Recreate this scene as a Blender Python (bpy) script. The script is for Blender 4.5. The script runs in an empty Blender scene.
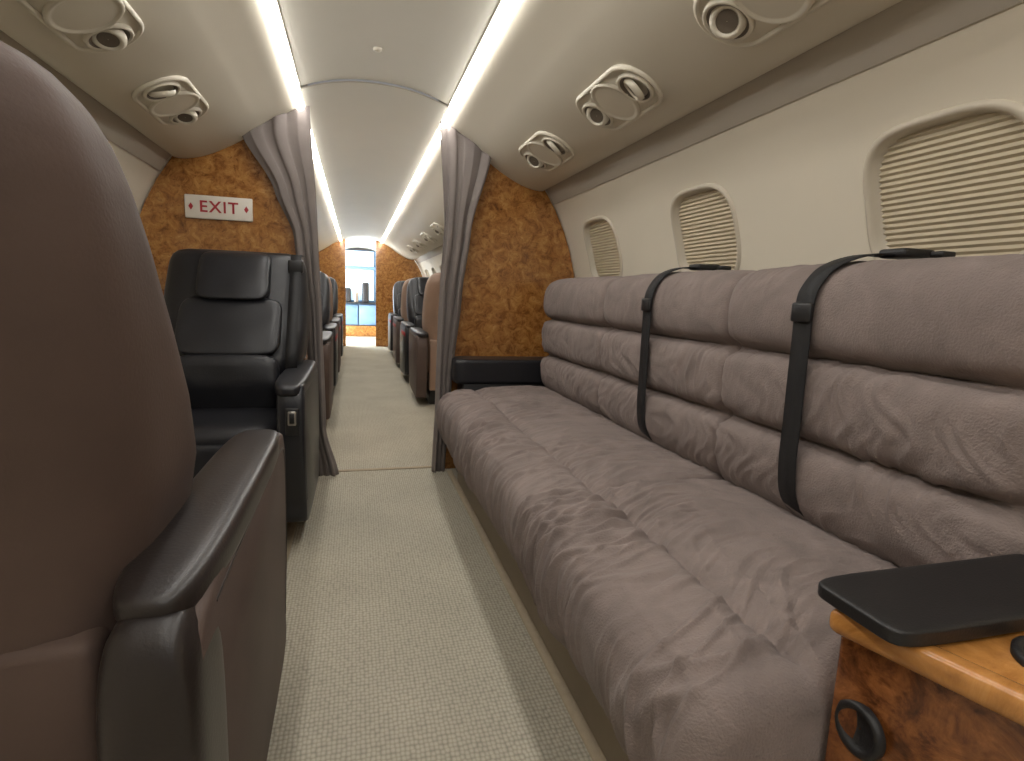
import bpy, bmesh, math
from mathutils import Vector, Matrix, noise
S=bpy.context.scene
try:
    S.view_settings.view_transform='Standard'
    S.view_settings.exposure=0.14
except Exception: pass
H=0.95; CX=0.09; CZ=0.87; R=1.10

# ---------------- materials ----------------
def lin(c):
    return tuple(((v/255)/12.92 if v/255<=0.04045 else ((v/255+0.055)/1.055)**2.4) for v in c)+(1,)
def mat(name,col,rough=.6,var=.08,vscale=6,bump=0,bscale=200,metal=0,sheen=0,spec=.5,btype='noise',stretch=None,coat=0,cellvar=0,dist=0,bdist=.004,rnd=.45):
    m=bpy.data.materials.new(name); m.use_nodes=True
    nt=m.node_tree; b=nt.nodes['Principled BSDF']
    tc=nt.nodes.new('ShaderNodeTexCoord'); mp=nt.nodes.new('ShaderNodeMapping')
    nt.links.new(tc.outputs['Object'],mp.inputs[0])
    if stretch: mp.inputs['Scale'].default_value=stretch
    n=nt.nodes.new('ShaderNodeTexNoise'); n.inputs['Scale'].default_value=vscale; n.inputs['Detail'].default_value=5
    n.inputs['Distortion'].default_value=dist
    nt.links.new(mp.outputs[0],n.inputs['Vector'])
    r=nt.nodes.new('ShaderNodeValToRGB'); c=lin(col)
    r.color_ramp.elements[0].position=.3; r.color_ramp.elements[1].position=.7
    r.color_ramp.elements[0].color=tuple(v*(1-var) for v in c[:3])+(1,)
    r.color_ramp.elements[1].color=tuple(min(1,v*(1+var)) for v in c[:3])+(1,)
    nt.links.new(n.outputs[0],r.inputs[0]); nt.links.new(r.outputs[0],b.inputs['Base Color'])
    b.inputs['Roughness'].default_value=rough; b.inputs['Metallic'].default_value=metal
    b.inputs['Specular IOR Level'].default_value=spec
    b.inputs['Sheen Weight'].default_value=sheen
    b.inputs['Coat Weight'].default_value=coat
    if bump:
        if btype=='vor':
            t=nt.nodes.new('ShaderNodeTexVoronoi'); t.inputs['Scale'].default_value=bscale; o=t.outputs['Distance']
            t.inputs['Randomness'].default_value=rnd
        else:
            t=nt.nodes.new('ShaderNodeTexNoise'); t.inputs['Scale'].default_value=bscale; t.inputs['Detail'].default_value=3; o=t.outputs[0]
        nt.links.new(mp.outputs[0],t.inputs['Vector'])
        bp=nt.nodes.new('ShaderNodeBump'); bp.inputs['Strength'].default_value=bump; bp.inputs['Distance'].default_value=bdist
        if btype=='vor': bp.invert=True
        nt.links.new(o,bp.inputs['Height']); nt.links.new(bp.outputs[0],b.inputs['Normal'])
        if cellvar:
            r2=nt.nodes.new('ShaderNodeValToRGB')
            r2.color_ramp.elements[0].position=.25; r2.color_ramp.elements[0].color=(1,1,1,1)
            r2.color_ramp.elements[1].position=.75; r2.color_ramp.elements[1].color=(1-cellvar,)*3+(1,)
            nt.links.new(o,r2.inputs[0])
            mm=nt.nodes.new('ShaderNodeMixRGB'); mm.blend_type='MULTIPLY'; mm.inputs[0].default_value=1
            nt.links.new(r.outputs[0],mm.inputs[1]); nt.links.new(r2.outputs[0],mm.inputs[2])
            nt.links.new(mm.outputs[0],b.inputs['Base Color'])
    return m
def emis(name,col,st):
    m=bpy.data.materials.new(name); m.use_nodes=True
    b=m.node_tree.nodes['Principled BSDF']; b.inputs['Base Color'].default_value=(.8,.8,.8,1)
    b.inputs['Emission Color'].default_value=col; b.inputs['Emission Strength'].default_value=st
    return m
def burl(name,cols,scale=7,rough=.22,coat=.5,mul=.75):
    m=bpy.data.materials.new(name); m.use_nodes=True
    nt=m.node_tree; b=nt.nodes['Principled BSDF']
    tc=nt.nodes.new('ShaderNodeTexCoord')
    n=nt.nodes.new('ShaderNodeTexNoise'); n.inputs['Scale'].default_value=scale; n.inputs['Detail'].default_value=10
    n.inputs['Roughness'].default_value=.74; n.inputs['Distortion'].default_value=.8
    nt.links.new(tc.outputs['Object'],n.inputs['Vector'])
    r=nt.nodes.new('ShaderNodeValToRGB'); e=r.color_ramp.elements
    e[0].position=.30; e[0].color=lin(cols[0]); e[1].position=.70; e[1].color=lin(cols[3])
    x=e.new(.43); x.color=lin(cols[1]); x=e.new(.55); x.color=lin(cols[2])
    nt.links.new(n.outputs[0],r.inputs[0])
    v=nt.nodes.new('ShaderNodeTexVoronoi'); v.inputs['Scale'].default_value=scale*2.2
    n2=nt.nodes.new('ShaderNodeTexNoise'); n2.inputs['Scale'].default_value=scale*1.6
    nt.links.new(tc.outputs['Object'],n2.inputs['Vector'])
    mx=nt.nodes.new('ShaderNodeMixRGB'); mx.inputs[0].default_value=.10
    nt.links.new(tc.outputs['Object'],mx.inputs[1]); nt.links.new(n2.outputs[1],mx.inputs[2])
    nt.links.new(mx.outputs[0],v.inputs['Vector'])
    r2=nt.nodes.new('ShaderNodeValToRGB'); r2.color_ramp.elements[0].position=.08; r2.color_ramp.elements[0].color=(.38,.31,.24,1)
    r2.color_ramp.elements[1].position=.38; r2.color_ramp.elements[1].color=(1,1,1,1)
    nt.links.new(v.outputs['Distance'],r2.inputs[0])
    mm=nt.nodes.new('ShaderNodeMixRGB'); mm.blend_type='MULTIPLY'; mm.inputs[0].default_value=mul
    nt.links.new(r.outputs[0],mm.inputs[1]); nt.links.new(r2.outputs[0],mm.inputs[2])
    nt.links.new(mm.outputs[0],b.inputs['Base Color'])
    b.inputs['Roughness'].default_value=rough; b.inputs['Coat Weight'].default_value=coat; b.inputs['Coat Roughness'].default_value=.1
    return m

M_sofa=mat('sofa_fabric',(132,119,114),.85,.15,7,.6,260,sheen=.08,spec=.15,dist=1.4)
M_carpet=mat('carpet_loop',(186,179,162),.95,.08,3,1,100,btype='vor',spec=.1,stretch=(1,.8,1),cellvar=.42,rnd=.3)
M_carpet2=mat('carpet_border',(168,154,132),.95,.06,50,.5,150,spec=.1)
M_wall=mat('sidewall_cream',(216,207,189),.6,.02,3,.05,250,spec=.3)
M_bin=mat('bin_cream',(204,196,179),.42,.02,3,.04,200,spec=.4)
M_ceil=mat('ceiling_panel',(200,195,182),.45,.02,3,spec=.4)
M_under=mat('bin_valance',(172,163,149),.7,.03,4)
M_led=emis('led_emission',(1,.98,.945,1),25)
M_cove=emis('cove_emission',(.95,.97,1,1),16)
M_burl=burl('burl_wood',[(84,48,20),(140,90,42),(172,120,62),(198,148,88)],19,mul=.6)
M_burld=burl('burl_wood_dark',[(52,28,14),(98,56,28),(134,82,42),(164,108,60)],17)
M_honey=burl('honey_wood',[(128,80,36),(166,112,54),(188,130,68),(204,150,86)],9,mul=.35)
M_curt=mat('curtain_cloth',(118,109,104),.85,.06,12,.25,400,sheen=.1)
M_black=mat('black_leather',(30,30,34),.38,.15,8,.15,220)
M_brown=mat('brown_leather',(84,69,62),.6,.16,4,.14,200,spec=.22)
M_brownd=mat('dark_brown_leather',(40,34,32),.36,.15,6,.1,200)
M_armside=mat('arm_side_leather',(88,74,68),.55,.14,5,.12,200,spec=.3)
M_plinth=mat('sofa_plinth_vinyl',(146,134,118),.7,.05,8)
M_seatlt=mat('taupe_seat_leather',(146,120,102),.55,.08,5,.2,260)
M_strap=mat('belt_webbing',(20,19,21),.6,.2,60,.4,500)
M_plastic=mat('black_plastic',(28,27,28),.45,.1,20,.15,400)
M_dark=mat('dark_void',(14,13,13),.6,.1,20)
M_vent=mat('vent_plastic',(206,198,180),.38,.02,5)
M_ventd=mat('vent_shadow',(100,90,78),.5,.05,10)
M_blind=mat('blind_cloth',(190,177,152),.8,.03,20)
M_frame=mat('window_frame_plastic',(196,186,168),.4,.02,5)
M_white=mat('sign_white',(225,218,206),.4,.02,5)
M_red=mat('sign_red',(165,44,50),.5,.05,10)
M_metal=mat('brushed_metal',(170,165,158),.3,.05,20,metal=.9)
M_sky=emis('daylight_glass',(.50,.76,1,1),1.0)
M_door=emis('door_daylight',(.8,.9,1,1),26)
M_galley=mat('galley_panel',(104,134,164),.4,.1,6)

# ---------------- helpers ----------------
def link(o,parent=None):
    S.collection.objects.link(o)
    if parent: o.parent=parent
    return o
def empty(name,loc=(0,0,0),rz=0):
    e=bpy.data.objects.new(name,None); e.location=loc; e.rotation_euler=(0,0,rz); e.empty_display_size=.1
    return link(e)
def mobj(name,vs,fs,m,parent=None,smooth=True):
    me=bpy.data.meshes.new(name); me.from_pydata([tuple(v) for v in vs],[],fs)
    bm=bmesh.new(); bm.from_mesh(me); bmesh.ops.recalc_face_normals(bm,faces=bm.faces); bm.to_mesh(me); bm.free()
    me.materials.append(m)
    for p in me.polygons: p.use_smooth=smooth
    return link(bpy.data.objects.new(name,me),parent)
def box(name,b,m,parent=None,bev=.005,seg=3,fn=None):
    x0,x1,y0,y1,z0,z1=b
    bm=bmesh.new(); bmesh.ops.create_cube(bm,size=1)
    for v in bm.verts:
        v.co=Vector(((x0+x1)/2+v.co.x*(x1-x0),(y0+y1)/2+v.co.y*(y1-y0),(z0+z1)/2+v.co.z*(z1-z0)))
    if bev: bmesh.ops.bevel(bm,geom=bm.edges[:],offset=bev,segments=seg,profile=.5,affect='EDGES')
    if fn:
        for v in bm.verts: v.co=fn(v.co)
    me=bpy.data.meshes.new(name); bm.to_mesh(me); bm.free(); me.materials.append(m)
    for p in me.polygons: p.use_smooth=bev>0
    o=bpy.data.objects.new(name,me)
    return link(o,parent)
def soft(name,b,m,parent=None,n=10,p=5,bulge=.0,fn=None):
    x0,x1,y0,y1,z0,z1=b; c=Vector(((x0+x1)/2,(y0+y1)/2,(z0+z1)/2)); h=Vector(((x1-x0)/2,(y1-y0)/2,(z1-z0)/2))
    bm=bmesh.new(); bmesh.ops.create_cube(bm,size=2); bmesh.ops.subdivide_edges(bm,edges=bm.edges[:],cuts=n,use_grid_fill=True)
    for v in bm.verts:
        q=v.co; k=(abs(q.x)**p+abs(q.y)**p+abs(q.z)**p)**(1/p); q=q/k
        co=Vector((c.x+q.x*h.x,c.y+q.y*h.y,c.z+q.z*h.z))
        if fn: co=fn(co)
        v.co=co
    me=bpy.data.meshes.new(name); bm.to_mesh(me); bm.free(); me.materials.append(m)
    for f in me.polygons: f.use_smooth=True
    return link(bpy.data.objects.new(name,me),parent)
def loft(name,rings,m,parent=None,cap=True,closed=True):
    vs=[];fs=[];n=len(rings[0])
    for r in rings: vs+=r
    for i in range(len(rings)-1):
        for j in range(n if closed else n-1):
            k=(j+1)%n; fs.append((i*n+j,i*n+k,(i+1)*n+k,(i+1)*n+j))
    if cap: fs.append(tuple(range(n))[::-1]); fs.append(tuple((len(rings)-1)*n+j for j in range(n)))
    return mobj(name,vs,fs,m,parent)
def grid(name,fn,nu,nv,m,parent=None):
    vs=[fn(i/nu,j/nv) for i in range(nu+1) for j in range(nv+1)]
    fs=[(i*(nv+1)+j,i*(nv+1)+j+1,(i+1)*(nv+1)+j+1,(i+1)*(nv+1)+j) for i in range(nu) for j in range(nv)]
    return mobj(name,vs,fs,m,parent)
def catmull(pts,k=6):
    out=[]
    P=[pts[0]]+list(pts)+[pts[-1]]
    for i in range(1,len(P)-2):
        for j in range(k):
            t=j/k; a,b,c,d=[Vector(q) for q in P[i-1:i+3]]
            out.append(.5*((2*b)+(-a+c)*t+(2*a-5*b+4*c-d)*t*t+(-a+3*b-3*c+d)*t**3))
    out.append(Vector(pts[-1])); return out
def extr(name,prof,y0,y1,m,parent=None,thick=.004,ny=1):
    vs=[];fs=[];n=len(prof)
    for i in range(ny+1):
        y=y0+(y1-y0)*i/ny
        vs+=[(p[0],y,p[1]) for p in prof]
    for i in range(ny):
        fs+=[(i*n+j,i*n+j+1,(i+1)*n+j+1,(i+1)*n+j) for j in range(n-1)]
    return mobj(name,vs,fs,m,parent)
def poly_y(name,pts,y0,y1,m,parent=None):
    n=len(pts); vs=[(p[0],y0,p[1]) for p in pts]+[(p[0],y1,p[1]) for p in pts]
    fs=[tuple(range(n)),tuple(range(n,2*n))[::-1]]+[(j,(j+1)%n,n+(j+1)%n,n+j) for j in range(n)]
    return mobj(name,vs,fs,m,parent,False)
def lathe(name,prof,c,m,parent=None,seg=32,closed=False,ax='z'):
    vs=[];fs=[]
    for r,h in prof:
        for j in range(seg):
            a=2*math.pi*j/seg; p=(r*math.cos(a),r*math.sin(a),h)
            if ax=='x': p=(p[2],p[0],p[1])
            vs.append((c[0]+p[0],c[1]+p[1],c[2]+p[2]))
    for i in range(len(prof)-1):
        for j in range(seg):
            k=(j+1)%seg; fs.append((i*seg+j,i*seg+k,(i+1)*seg+k,(i+1)*seg+j))
    if closed: fs.append(tuple((len(prof)-1)*seg+j for j in range(seg)))
    return mobj(name,vs,fs,m,parent)
mir=lambda x:2*CX-x

# ---------------- shell ----------------
Y0,Y1=-2.4,12.6; YB=2.95; YE=10.0
fl=box('floor',(-1.1,1.3,Y0,Y1,-.04,0),M_carpet,None,0)
box('trim_1',(-.30,-.235,Y0,2.9,0,.008),M_carpet2,None,.003,1)
box('trim_2',(.470,.498,Y0,2.9,0,.010),M_carpet2,None,.003,1)
box('trim_3',(-.235,.49,2.98,3.005,0,.005),M_carpet2,None,.002,1)
wy=[-1.56,-.74,.08,.90,1.72,2.54]+[3.5+.82*i for i in range(8)]
SC=.312; HW=.164; HH=.150
def surf(side,y,s,d=0):
    th=s/R; x=CX+(R+d)*math.cos(th); z=CZ+(R+d)*math.sin(th)
    if side<0: x=mir(x)
    return (x,y,z)
def sup(t,a,b,n=3.4):
    c,s=math.cos(t),math.sin(t)
    k=(abs(c)**n+abs(s)**n)**(-1/n); return a*c*k,b*s*k
s_lo=R*math.asin((0-CZ)/R); s_hi=R*math.asin((1.60-CZ)/R)
for side,nm in ((1,'wall_right'),(-1,'wall_left')):
    vs=[];fs=[]
    def strip(ya,yb,sa,sb,n,d=0):
        b=len(vs)
        for i in range(n+1):
            s=sa+(sb-sa)*i/n
            vs.append(surf(side,ya,s,d)); vs.append(surf(side,yb,s,d))
        for i in range(n): fs.append((b+2*i,b+2*i+1,b+2*i+3,b+2*i+2))
    cw,ch=.21,.185
    strip(Y0,Y1,s_lo,SC-ch,24); strip(Y0,Y1,SC+ch,s_hi,14)
    strip(Y0,Y1,s_lo,s_hi,40,.05)  # unseen backing sheet, added to stop world light leaking through wall cracks
    prev=Y0
    for y in wy:
        strip(prev,y-cw,SC-ch,SC+ch,24); prev=y+cw
    strip(prev,Y1,SC-ch,SC+ch,24)
    N=96
    inner=[sup(2*math.pi*j/N,HW+.016,HH+.016) for j in range(N)]
    outer=[]
    for hx,hs in inner:
        sc=min(cw/abs(hx) if abs(hx)>1e-6 else 99,ch/abs(hs) if abs(hs)>1e-6 else 99)
        outer.append([hx*sc,hs*sc])
    for a in (-1,1):
        for b_ in (-1,1):
            j=min(range(N),key=lambda q:(outer[q][0]-a*cw)**2+(outer[q][1]-b_*ch)**2); outer[j]=[a*cw,b_*ch]
    for wi,y in enumerate(wy):
        b=len(vs)
        for k in range(5):
            f=k/4
            for j in range(N):
                hx,hs=inner[j]; ox,os_=outer[j]
                vs.append(surf(side,y+hx+(ox-hx)*f,SC+hs+(os_-hs)*f))
        for k in range(4):
            for j in range(N):
                jj=(j+1)%N; fs.append((b+k*N+j,b+k*N+jj,b+(k+1)*N+jj,b+(k+1)*N+j))
        par=empty('window_%d'%(wi+1+(0 if side>0 else len(wy))),surf(side,y,SC))
        o=Vector(surf(side,y,SC))
        rg=[]
        for e,d in ((.019,.001),(.016,-.007),(.010,-.009),(.004,-.006),(.0,.002),(-.005,.012),(-.010,.018)):
            ring=[]
            for j in range(N):
                hx,hs=sup(2*math.pi*j/N,HW+e,HH+e)
                ring.append(Vector(surf(side,y+hx,SC+hs,d))-o)
            rg.append(ring)
        loft('frame',rg,M_frame,par,cap=False)
        rows=46; bv=[];bf=[]
        for i in range(rows+1):
            q=-1+2*i/rows; q=max(-.9999,min(.9999,q))
            w=(HW-.002)*(1-abs(q)**3.4)**(1/3.4)
            s=SC+q*(HH-.002); d=.013+(.005 if i%2 else 0)
            for k in range(9):
                bv.append(Vector(surf(side,y-w+2*w*k/8,s,d))-o)
        for i in range(rows):
            for k in range(8): bf.append((i*9+k,i*9+k+1,(i+1)*9+k+1,(i+1)*9+k))
        mobj('blind',bv,bf,M_blind,par,False)
    mobj(nm,vs,fs,M_wall)

binp=[(.437,.815),(.47,.797),(.52,.772),(.57,.742),(.615,.71),(.70,.652),(.78,.607),(.85,.577),(.91,.562),(.955,.560),(.975,.570),(.978,.59),(.955,.60)]
binp=[(p[0],p[1]+H) for p in binp]
bsm=[tuple(v) for v in catmull(binp,5)]
for side,nm in ((1,'r'),(-1,'l')):
    f=(lambda p:p) if side>0 else (lambda p:(mir(p[0]),p[1]))
    for (a,b) in ((Y0,YB),(YB+.04,YE)):
        par=empty('overhead_bin')
        extr('bin_panel',[f(p) for p in bsm],a,b,M_bin,par)
        extr('valance',[f(p) for p in [(.955,1.545),(.995,1.495),(1.020,1.448),(1.024,1.444)]],a,b,M_under,par)
        par2=empty('cove_light_strip')
        extr('diffuser',[f(p) for p in [(.958,1.553),(.975,1.556)]],a,b,M_cove,par2)
        par3=empty('led_light_strip')
        extr('diffuser',[f(p) for p in [(.404,1.775),(.408,1.764),(.414,1.758),(.428,1.756),(.436,1.761),(.439,1.77)]],a,b,M_led,par3)
cp=[(CX+(.317)*(-1+2*i/20),H+.892-.062*abs(-1+2*i/20)**2.2) for i in range(21)]
ceil=extr('ceiling',cp,Y0,2.64,M_ceil)
c2=extr('ceiling',[(p[0],p[1]-.006) for p in cp],2.655,Y1,M_ceil)
tr=extr('trim_4',[(p[0],p[1]-.008) for p in cp],2.640,2.655,M_under)
lathe('smoke_detector',[(.018,0),(.017,-.006),(.011,-.010),(.001,-.011)],(.08,2.3,H+.891),M_vent,None,24)
for side in (1,-1):
    f=(lambda p:p) if side>0 else (lambda p:(mir(p[0]),p[1]))
    extr('trim_%d'%(5 if side>0 else 6),[f(p) for p in [(.40,1.778),(.395,1.89),(.60,1.89),(.85,1.72),(1.02,1.59)]],Y0,Y1,M_under)

# ---------------- air vent panels ----------------
def stad(L,r,h,n=40):
    out=[]
    for j in range(n):
        a=2*math.pi*j/n; c=math.cos(a)
        out.append(Vector((r*c+(L if c>=0 else -L),r*math.sin(a),h)))
    return out
def psu(side,y):
    t=Vector((.894,0,-.447)); nrm=Vector((-.447,0,-.894)); px=.775
    if side<0: t.x*=-1; nrm.x*=-1; px=mir(px)
    X=Vector((0,1,0)); Z=nrm; Yv=Z.cross(X)
    mtx=Matrix(((X.x,Yv.x,Z.x,px),(X.y,Yv.y,Z.y,y),(X.z,Yv.z,Z.z,H+.6085),(0,0,0,1)))
    par=bpy.data.objects.new('air_vent_panel',None); par.matrix_world=mtx; link(par)
    loft('bezel',[stad(.115,.090,-.004),stad(.115,.090,.004),stad(.115,.084,.008),stad(.115,.080,.008),stad(.115,.077,.002),stad(.115,.0765,.002)],M_vent,par,cap=False)
    loft('base_plate',[stad(.115,.077,.002),stad(.115,.076,.0025)],M_vent,par)
    lathe('speaker_disc',[(.084,.0025),(.084,.009),(.080,.012),(.074,.012),(.071,.009),(.066,.0095),(.001,.011)],(0,0,0),M_vent,par,40)
    for s in (-1,1):
        lathe('socket',[(.058,.003),(.057,.011),(.052,.014),(.048,.010)],(s*.130,0,0),M_vent,par,32)
        lathe('gap',[(.049,.0105),(.038,.0045)],(s*.130,0,0),M_ventd,par,32)
        e=lathe('nozzle',[(.041,.004),(.040,.012),(.034,.019),(.028,.021),(.025,.016),(.021,.006),(.001,.005)],(0,0,0),M_vent,par,28)
        e.location=(s*.130,0,0); e.rotation_euler=(0.25,s*-.4,0)
        l=lathe('lens',[(.024,.0165),(.001,.016)],(0,0,0),M_ventd,par,24)
        l.location=(s*.130,0,0); l.rotation_euler=(0.25,s*-.4,0)
for y in (2.37,1.69,1.01,.33,-.35): psu(1,y)
for y in (2.26,1.60,.94,.28): psu(-1,y)
for y in (3.7,4.6,5.5,6.4,7.3,8.2): psu(1,y); psu(-1,y)

# ---------------- bulkheads ----------------
def wallpts(z0,z1,n=14,rr=1.093):
    out=[]
    for i in range(n+1):
        z=z0+(z1-z0)*i/n; out.append((CX+math.sqrt(rr*rr-(z-CZ)**2),z))
    return out
ptsR=[(.455,.002)]+wallpts(.002,1.52)+[(.96,1.56),(.85,1.56),(.78,1.59),(.70,1.64),(.615,1.695),(.57,1.725),(.52,1.755),(.455,1.775)]
poly_y('wall_divider_right',ptsR,YB,YB+.035,M_burl)
ptsL=[(mir(p[0]),p[1]) for p in ptsR]; ptsL[0]=(-.235,.002); ptsL[-1]=(-.26,1.77)
poly_y('wall_divider_left',ptsL,YB,YB+.035,M_burl)
ptsR2=[(.33,.002)]+ptsR[1:-1]+[(.45,1.775),(.33,1.80)]
poly_y('wall_front_right',ptsR2,YE,YE+.04,M_burl)
poly_y('wall_front_left',[(mir(p[0])-.02,p[1]) for p in ptsR2],YE,YE+.04,M_burl)

# ---------------- curtains ----------------
def interp(tab,z):
    if z<=tab[0][0]: return tab[0][1]
    for (a,b),(c,d) in zip(tab,tab[1:]):
        if z<=c:
            t=(z-a)/(c-a); t=t*t*(3-2*t)*.5+t*.5; return b+(d-b)*t
    return tab[-1][1]
def curtain(inner,outer,zin,zout,y,folds,ph,ks):
    par=empty('curtain')
    def fn(u,v):
        zt=zin+(zout-zin)*v
        z=.012+(zt-.012)*u
        xi=interp(inner,z); xo=interp(outer,z)
        x=xi+(xo-xi)*v
        hi=max(0,min(1,(z-1.0)/.6))
        amp=(.026*(1-hi)+ks*hi)*(.6+.5*noise.noise(Vector((v*3,z*.8,ph))))
        vv=v+.06*noise.noise(Vector((v*2,z*1.5,ph+5)))
        yy=y+amp*math.sin(2*math.pi*folds*vv+ph+.8*math.sin(z*2.1))+.006*noise.noise(Vector((v*6,z*2,ph)))
        x+=.004*math.sin(2*math.pi*folds*v*2+z*3)
        return (x,yy,z)
    o=grid('cloth',fn,80,90,M_curt,par)
    md=o.modifiers.new('t','SOLIDIFY'); md.thickness=.004
    return par
curtain([(0,.385),(.4,.40),(.95,.41),(1.3,.43),(1.8,.40)],[(0,.45),(.5,.475),(.95,.52),(1.27,.56),(1.65,.66)],1.80,1.645,2.875,3,0,.012)
curtain([(0,-.09),(.25,-.155),(.8,-.165),(1.3,-.175),(1.8,-.20)],[(0,-.19),(.3,-.215),(.8,-.235),(1.2,-.28),(1.4,-.36),(1.65,-.50)],1.815,1.64,2.895,3,1.5,.011)

# ---------------- exit sign ----------------
sg=empty('exit_sign',(-.607,YB-.008,H+.352))
box('plate',(-.142,.142,-.006,.006,-.052,.052),M_white,sg,.004,2)
cu=bpy.data.curves.new('exit_text','FONT'); cu.body='EXIT'; cu.size=.072; cu.align_x='CENTER'; cu.align_y='CENTER'; cu.extrude=.0008; cu.space_character=1.15; cu.offset=.0010
to=bpy.data.objects.new('lettering',cu); to.data.materials.append(M_red); link(to,sg); to.location=(0,-.0075,0); to.rotation_euler=(math.pi/2,0,0)
for s in (-1,1):
    x=s*.116; v=[(x-.010,-.0072,0),(x,-.0072,.016),(x+.010,-.0072,0),(x,-.0072,-.016)]
    mobj('arrow',v,[(0,1,2,3)],M_red,sg,False)

# ---------------- sofa ----------------
sofa=empty('sofa')
YN,YF=.51,2.73; seams=[1.238,1.985]
edges=[YN]+seams+[YF]
def cell(y):
    for a,b in zip(edges,edges[1:]):
        if y<=b: return (y-a)/(b-a)
    return 1
def sweep(name,prof,k,rows,rend,wrf,crown,depth,ctr):
    P=catmull(prof,k); n=len(P); T=[]
    for i in range(n):
        t=(P[min(n-1,i+1)]-P[max(0,i-1)]); t.normalize(); T.append(Vector((-t.y,t.x)))
    vs=[];fs=[]
    ys=[YN+(YF-YN)*i/rows for i in range(rows+1)]
    ys=[YN+.0004,YN+.001,YN+.0017]+ys[1:-1]+[YF-.0017,YF-.001,YF-.0004]
    ys.sort()
    for y in ys:
        d=min(y-YN,YF-y); off=0
        if d<rend: off=-rend*(1-math.sqrt(max(0,1-(1-d/rend)**2)))
        fade=max(0,min(1,(d-.004)/.07)); fade=fade*fade*(3-2*fade)
        u=cell(y)*2-1
        off+=crown*(1-u**4)
        for s in seams: off-=depth*math.exp(-abs(y-s)/.008)
        for i in range(n):
            o=off+wrf(y,i/(n-1),P[i])*fade
            q=P[i]+T[i]*o
            vs.append((q.x,y,q.y+H))
    m=len(ys)
    for i in range(m-1):
        for j in range(n-1): fs.append((i*n+j,i*n+j+1,(i+1)*n+j+1,(i+1)*n+j))
    for r in (0,m-1):
        c=len(vs); vs.append((ctr[0],ys[r],ctr[1]+H))
        for j in range(n-1): fs.append((c,r*n+j,r*n+j+1))
    return mobj(name,vs,fs,M_sofa,sofa)
def fold(v,w):
    a=noise.noise(v); return math.exp(-(a/w)**2)
def wr_seat(y,s,p):
    q=noise.noise(Vector((y*2.3,p.x*3.5,1.3)))
    front=max(0,min(1,(.60-p.x)/.10))
    lean=(p.x-.4)*(6+3*q) + (p.y+.5)*2.4
    a=fold(Vector((y*14+q*2.6+lean,p.x*1.9,p.y*1.6)),.14)
    b=fold(Vector((y*26+q*3.4-lean*.5+20,p.x*3.0,4+p.y*2.4)),.15)
    c=fold(Vector((y*7+q*3,p.x*11,9+p.y*5)),.10)
    d=fold(Vector((y*42+q*5+lean*1.8,p.x*3.4,14+p.y*3)),.2)
    msk=.45+.55*max(0,min(1,.6+1.6*noise.noise(Vector((y*2.6,p.x*4,7)))))
    m2=.35+.65*max(0,min(1,.5+1.8*noise.noise(Vector((y*4,p.x*5,17)))))
    amp=.0072+.0066*front
    g=-.017*math.exp(-abs(p.x-.57)/.012) if p.y>-.52 else 0
    return (a*amp+b*amp*.75+c*.0045)*msk+d*.0040*m2-.008+g
seatp=[(.50,-.725),(.44,-.715),(.405,-.685),(.388,-.63),(.385,-.575),(.395,-.52),(.425,-.488),(.475,-.470),(.53,-.463),(.57,-.464),(.61,-.458),(.68,-.450),(.78,-.445),(.88,-.446),(.95,-.455)]
sweep('seat_cushion',seatp,10,900,.05,wr_seat,.006,.013,(.72,-.60))
def wr_back(y,s,p):
    f=1 if p.y<-.11 else .35
    q=noise.noise(Vector((y*4,p.y*9,0)))
    a=fold(Vector((y*17+4*q,p.y*5,2)),.14)
    b=fold(Vector((y*30+5*q,p.y*8,12)),.16)
    m=.4+.6*max(0,min(1,.5+1.5*noise.noise(Vector((y*3,p.y*6,5)))))
    return f*(.0062*a+.0036*b)*m-.003*f
backp=[(.97,-.47),(.935,-.45),(.910,-.41),(.902,-.36),(.908,-.31),(.948,-.283),(.912,-.255),(.902,-.20),(.908,-.135),(.952,-.106),(.912,-.075),(.902,-.02),(.912,.04),(.940,.074),(.985,.088),(1.04,.084),(1.085,.06),(1.10,0)]
sweep('back_cushion',backp,7,600,.075,wr_back,.008,.016,(1.03,-.2))
box('base_plinth',(.497,1.02,YN+.03,YF,0,.255),M_plinth,sofa,.006,2)
box('back_support',(.99,1.075,YN+.06,YF-.06,.25,.93),M_armside,sofa,.01,2)

def ribbon(name,pts,w,m,par,th=.003):
    P=pts; vs=[];fs=[]
    for x,y,z in P: vs+=[(x,y-w/2,z),(x,y+w/2,z)]
    for i in range(len(P)-1): fs.append((2*i,2*i+1,2*i+3,2*i+2))
    o=mobj(name,vs,fs,m,par); md=o.modifiers.new('s','SOLIDIFY'); md.thickness=th; md.offset=0
    return o
for yb,dr in ((1.600,-.02),(.955,-.05)):
    sb=empty('seat_belt')
    base=[(.925,yb,-.445),(.895,yb,-.40),(.885,yb,-.33),(.885,yb,-.25),(.884,yb,-.15),(.884,yb,-.06),(.884,yb,0),(.893,yb,.040),(.925,yb+dr*.2,.084),(.98,yb+dr*.7,.108),(1.04,yb+dr,.108),(1.10,yb+dr*1.3,.105),(1.135,yb+dr*1.5,.108)]
    P=[tuple(v) for v in catmull(base,5)]
    ribbon('webbing',[(a,b,c+H) for a,b,c in P],.048,M_strap,sb)
    box('adjuster',(.873,.884,yb-.026,yb+.026,H-.03,H+.01),M_plastic,sb,.005,2)
    box('anchor',(1.02,1.10,yb+dr*1.2-.030,yb+dr*1.2+.030,H+.104,H+.122),M_plastic,sb,.006,2)
    box('end_loop',(1.085,1.12,yb+dr*1.2-.055,yb+dr*1.2+.012,H+.106,H+.118),M_plastic,sb,.004,2)

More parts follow.
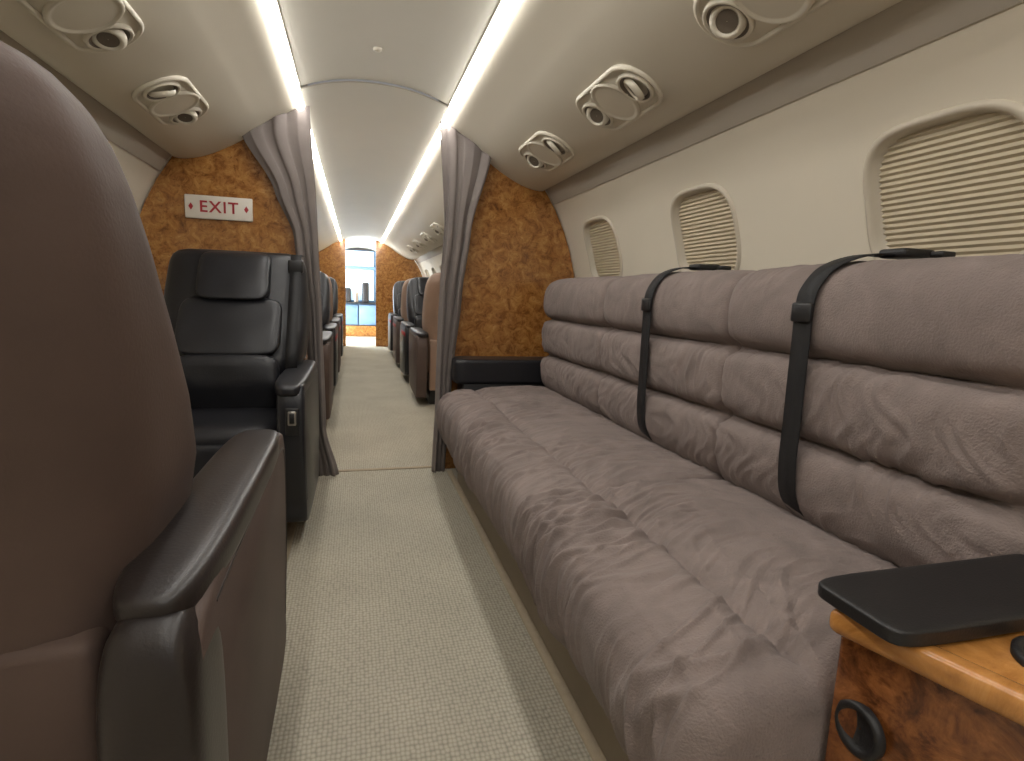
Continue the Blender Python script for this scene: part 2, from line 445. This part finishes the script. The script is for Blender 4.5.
# ---------------- near side cabinet ----------------
cab=empty('side_cabinet')
def sh(v): return Vector((v.x+.33*(.5-v.y) if v.x<.9 else v.x, v.y, v.z))
box('body',(.572,1.04,-.10,.503,.0,.572),M_burld,cab,.008,3,fn=sh)
box('top_panel',(.580,1.04,-.10,.503,.570,.588),M_honey,cab,.005,2,fn=sh)
box('edge_molding',(.554,.588,-.10,.508,.558,.592),M_honey,cab,.013,5,fn=sh)
soft('armrest_pad',(.555,1.05,.412,.540,.590,.612),M_plastic,cab,n=16,p=10)
lathe('cup_holder',[(.050,.589),(.050,.596),(.045,.599),(.040,.596),(.038,.56),(.001,.56)],(.715,.352,0),M_plastic,cab,36)
l=lathe('recessed_socket',[(.032,.004),(.032,-.006),(.027,-.008),(.023,-.004),(.020,.0),(.001,.001)],(.581,.466,.452),M_plastic,cab,36,ax='x')

# low dark ledge at divider
lc=empty('low_cabinet')
box('body',(.52,1.04,2.765,2.93,0,.60),M_plastic,lc,.01,2)
soft('padded_top',(.475,1.06,2.755,2.935,.50,.628),M_black,lc,n=12,p=14)

# ---------------- seats ----------------
def se_ring(cx,hw,y0,y1,z,n=44,p=4.0):
    out=[];cy=(y0+y1)/2;hy=(y1-y0)/2
    for j in range(n):
        a,b=sup(2*math.pi*j/n,hw,hy,p); out.append(Vector((cx+a,cy+b,z)))
    return out
ZB=[.28,.45,.60,.70,.80,.90,1.0,1.06,1.10,1.135,1.16,1.178,1.188]
RB=[.07,.055,.045,.035,.015,-.005,-.025,-.035,-.038,-.032,-.018,.005,.05]
FB=[.36,.40,.435,.425,.378,.308,.240,.202,.178,.157,.138,.117,.09]
WB=[.222,.225,.228,.246,.25,.25,.247,.241,.232,.216,.194,.160,.08]
WQ=[.222,.225,.228,.275,.285,.285,.282,.278,.274,.268,.258,.24,.20]
def seat(loc,rz,top,mb,mc,ms,mt,head=True,belt=False,accent=False,wide=False,rear=None):
    par=empty('airplane_seat',(loc[0],loc[1],0),rz)
    k=(top-.28)/(1.188-.28)
    rings=[]
    tab=list(zip(ZB,RB,FB,WQ if wide else WB))
    N=44
    for i in range(N+1):
        z=.28+(1.188-.28)*(1-(1-i/N)**1.6)
        for (a,b) in zip(tab,tab[1:]):
            if z<=b[0]+1e-6:
                t=(z-a[0])/(b[0]-a[0]); r,f,w=[a[q]+(b[q]-a[q])*t for q in (1,2,3)]; break
        rings.append(se_ring(0,w,r,f-(.06 if wide else 0)*(1 if z<.9 else max(0,(1.188-z)/.288)),.28+(z-.28)*k))
    loft('backrest',rings,mb,par)
    def lean(zc):
        zz=.28+(zc-.28)/k
        for (a,b) in zip(tab,tab[1:]):
            if zz<=b[0]+1e-6:
                return a[2]+(b[2]-a[2])*(zz-a[0])/(b[0]-a[0])-(.03 if wide else .0)
        return tab[-1][2]
    def fn(co):
        return Vector((co.x,co.y+lean(co.z)+.005*noise.noise(co*16),co.z))
    if head:
        soft('headrest',(-.138,.138,-.02,.065,top-.205,top-.005),mc,par,p=6,fn=fn)
        soft('back_pad_upper',(-.19,.19,-.03,.035,top-.42,top-.195),mc,par,p=6,fn=fn)
        soft('back_pad_lower',(-.19,.19,-.03,.045,.44,top-.415),mc,par,p=6,fn=fn)
    soft('seat_cushion',(-.222,.222,.27,.77,.31,.475),mc,par,n=14,p=5)
    soft('seat_front',(-.222,.222,.70,.785,.16,.42),mc,par,n=10,p=6)
    box('pedestal',(-.20,.20,.10,.68,0,.31),M_plastic,par,.02,3)
    box('back_panel',(-.205,.205,.045,.11,.13,.565),mb,par,.016,3)
    for s in (-1,1):
        out=[(.05,.10),(.02,.25),(.012,.44),(.022,.54),(.09,.600),(.40,.612),(.72,.622),(.772,.606),(.795,.55),(.796,.44),(.78,.32),(.74,.19),(.68,.09),(.12,.06)]
        C=[tuple(v) for v in catmull(out+[out[0]],4)][:-1]
        cy=.4;cz=.34
        rg=[]
        for x,sc in ((.225,.93),(.231,.975),(.24,.995),(.26,1),(.292,1),(.304,.995),(.311,.975),(.314,.94)):
            rg.append([Vector((s*x,cy+(a-cy)*(1-(1-sc)*.35),cz+(b-cz)*(1-(1-sc)*.6))) for a,b in C])
        loft('side_panel',rg,ms,par)
        soft('armrest',(s*.262-.056,s*.262+.056,.03,.80,.572,.632),mt,par,n=14,p=4)
        pc=bpy.data.curves.new('piping','CURVE'); pc.dimensions='3D'; pc.bevel_depth=.0025; sp=pc.splines.new('POLY')
        pp=[(.10,.585),(.2,.590),(.40,.594),(.60,.600),(.73,.600),(.768,.57),(.778,.50),(.775,.42),(.755,.31),(.72,.20)]
        pp=[tuple(v) for v in catmull(pp,4)]
        sp.points.add(len(pp)-1)
        for i_,(a_,b_) in enumerate(pp): sp.points[i_].co=(s*.3130,a_,b_-.012,1)
        po=bpy.data.objects.new('piping',pc); pc.materials.append(mt); link(po,par)
        if rear:
            soft('arm_rear_pad',(s*.266-.052,s*.266+.052,-.01,.14,.02,.60),rear,par,n=12,p=5)
        if accent:
            box('accent_strip',(s*.314-.003,s*.314+.003,.25,.74,.50,.54),M_red,par,.002,1)
    box('latch_pocket',(-.298,-.254,.780,.804,.45,.545),M_plastic,par,.004,2)
    box('latch_ring',(-.290,-.262,.795,.808,.485,.535),M_metal,par,.004,2)
    box('latch_slot',(-.284,-.268,.8075,.8095,.493,.527),M_dark,par,.001,1)
    if belt:
        P=[(-.235,lean(z)+.015,z) for z in [top-.06,top-.1,top-.18,top-.28,top-.4,.62]]
        P=[(-.235,lean(top-.02)-.10,top-.002),(-.235,lean(top-.03)-.01,top-.004)]+P
        vs=[];fs=[]
        for x,y,z in P: vs+=[(x-.022,y,z),(x+.022,y,z)]
        for i in range(len(P)-1): fs.append((2*i,2*i+1,2*i+3,2*i+2))
        o=mobj('shoulder_belt',vs,fs,M_strap,par); md=o.modifiers.new('s','SOLIDIFY'); md.thickness=.004
        box('belt_guide',(-.265,-.205,lean(top-.06)-.01,lean(top-.06)+.028,top-.085,top-.03),M_plastic,par,.006,2)
    return par
ns=seat((-.478,.60),0,1.175,M_brown,M_brownd,M_armside,M_brownd,head=True,rear=M_brownd)
seat((-.488,2.80),math.pi,1.10,M_black,M_black,M_black,M_black,belt=True,wide=True)
for y in (4.65,7.1): seat((.80,y),0,1.13,M_seatlt,M_black,M_armside,M_black,accent=y>5)
for y in (6.6,9.1): seat((.80,y),math.pi,1.13,M_black,M_black,M_black,M_black,accent=True)
for y in (3.9,6.2): seat((-.49,y),0,1.13,M_seatlt,M_black,M_armside,M_black,accent=y>4)
for y in (5.9,8.3): seat((-.49,y),math.pi,1.13,M_black,M_black,M_black,M_black,accent=True)

# ---------------- galley ----------------
gw=empty('galley_unit')
box('panel',(-.7,1.0,12.33,12.55,0,1.78),M_galley,gw,.01,2)
box('kick_panel',(-.5,.8,12.20,12.33,0,.22),M_burl,gw,.01,2)
box('counter',(-.5,.8,12.10,12.33,.68,.71),M_plastic,gw,.01,2)
box('drawer_front',(-.45,.04,12.22,12.32,.24,.66),M_galley,gw,.01,2)
box('drawer_front',(.06,.75,12.22,12.32,.24,.66),M_galley,gw,.01,2)
box('coffee_maker',(.12,.26,12.12,12.3,.71,1.12),M_plastic,gw,.03,3)
box('oven',(-.26,-.10,12.12,12.3,.71,1.0),M_plastic,gw,.03,3)
box('carafe',(-.04,.05,12.12,12.2,.71,.92),M_metal,gw,.02,3)
box('upper_shelf',(-.45,.6,12.25,12.33,1.38,1.45),M_galley,gw,.006,2)
w=empty('window_30'); box('pane',(-.32,.36,12.30,12.325,1.45,1.76),M_sky,w,.002,1)
box('pane_lower',(-.32,.36,12.30,12.325,.75,1.38),M_sky,w,.002,1)
d=empty('door_1'); box('daylight_opening',(-.80,-.78,10.3,11.6,.1,1.6),M_door,d,.002,1)

# ---------------- light / world / camera ----------------
W=bpy.data.worlds.new('World'); S.world=W; W.use_nodes=True
W.node_tree.nodes['Background'].inputs[0].default_value=(1,.97,.93,1)
W.node_tree.nodes['Background'].inputs[1].default_value=.2

f=560.0
Yc=Vector((-156,90,-f)).normalized()
t=(156**2+90**2+f*f)/(156+90*.038)
Xc=Vector((-156+t,90-.038*t,-f)).normalized()
Zc=Xc.cross(Yc).normalized(); Xc=Yc.cross(Zc).normalized()
right=Vector((Xc.x,Yc.x,Zc.x)); up=Vector((Xc.y,Yc.y,Zc.y)); back=Vector((Xc.z,Yc.z,Zc.z))
cd=bpy.data.cameras.new('camera'); cam=bpy.data.objects.new('camera',cd); S.collection.objects.link(cam)
cam.matrix_world=Matrix(((right.x,up.x,back.x,0),(right.y,up.y,back.y,0),(right.z,up.z,back.z,H),(0,0,0,1)))
cd.sensor_width=36; cd.lens=f/1024*36; cd.clip_start=.02; cd.clip_end=100
S.camera=cam
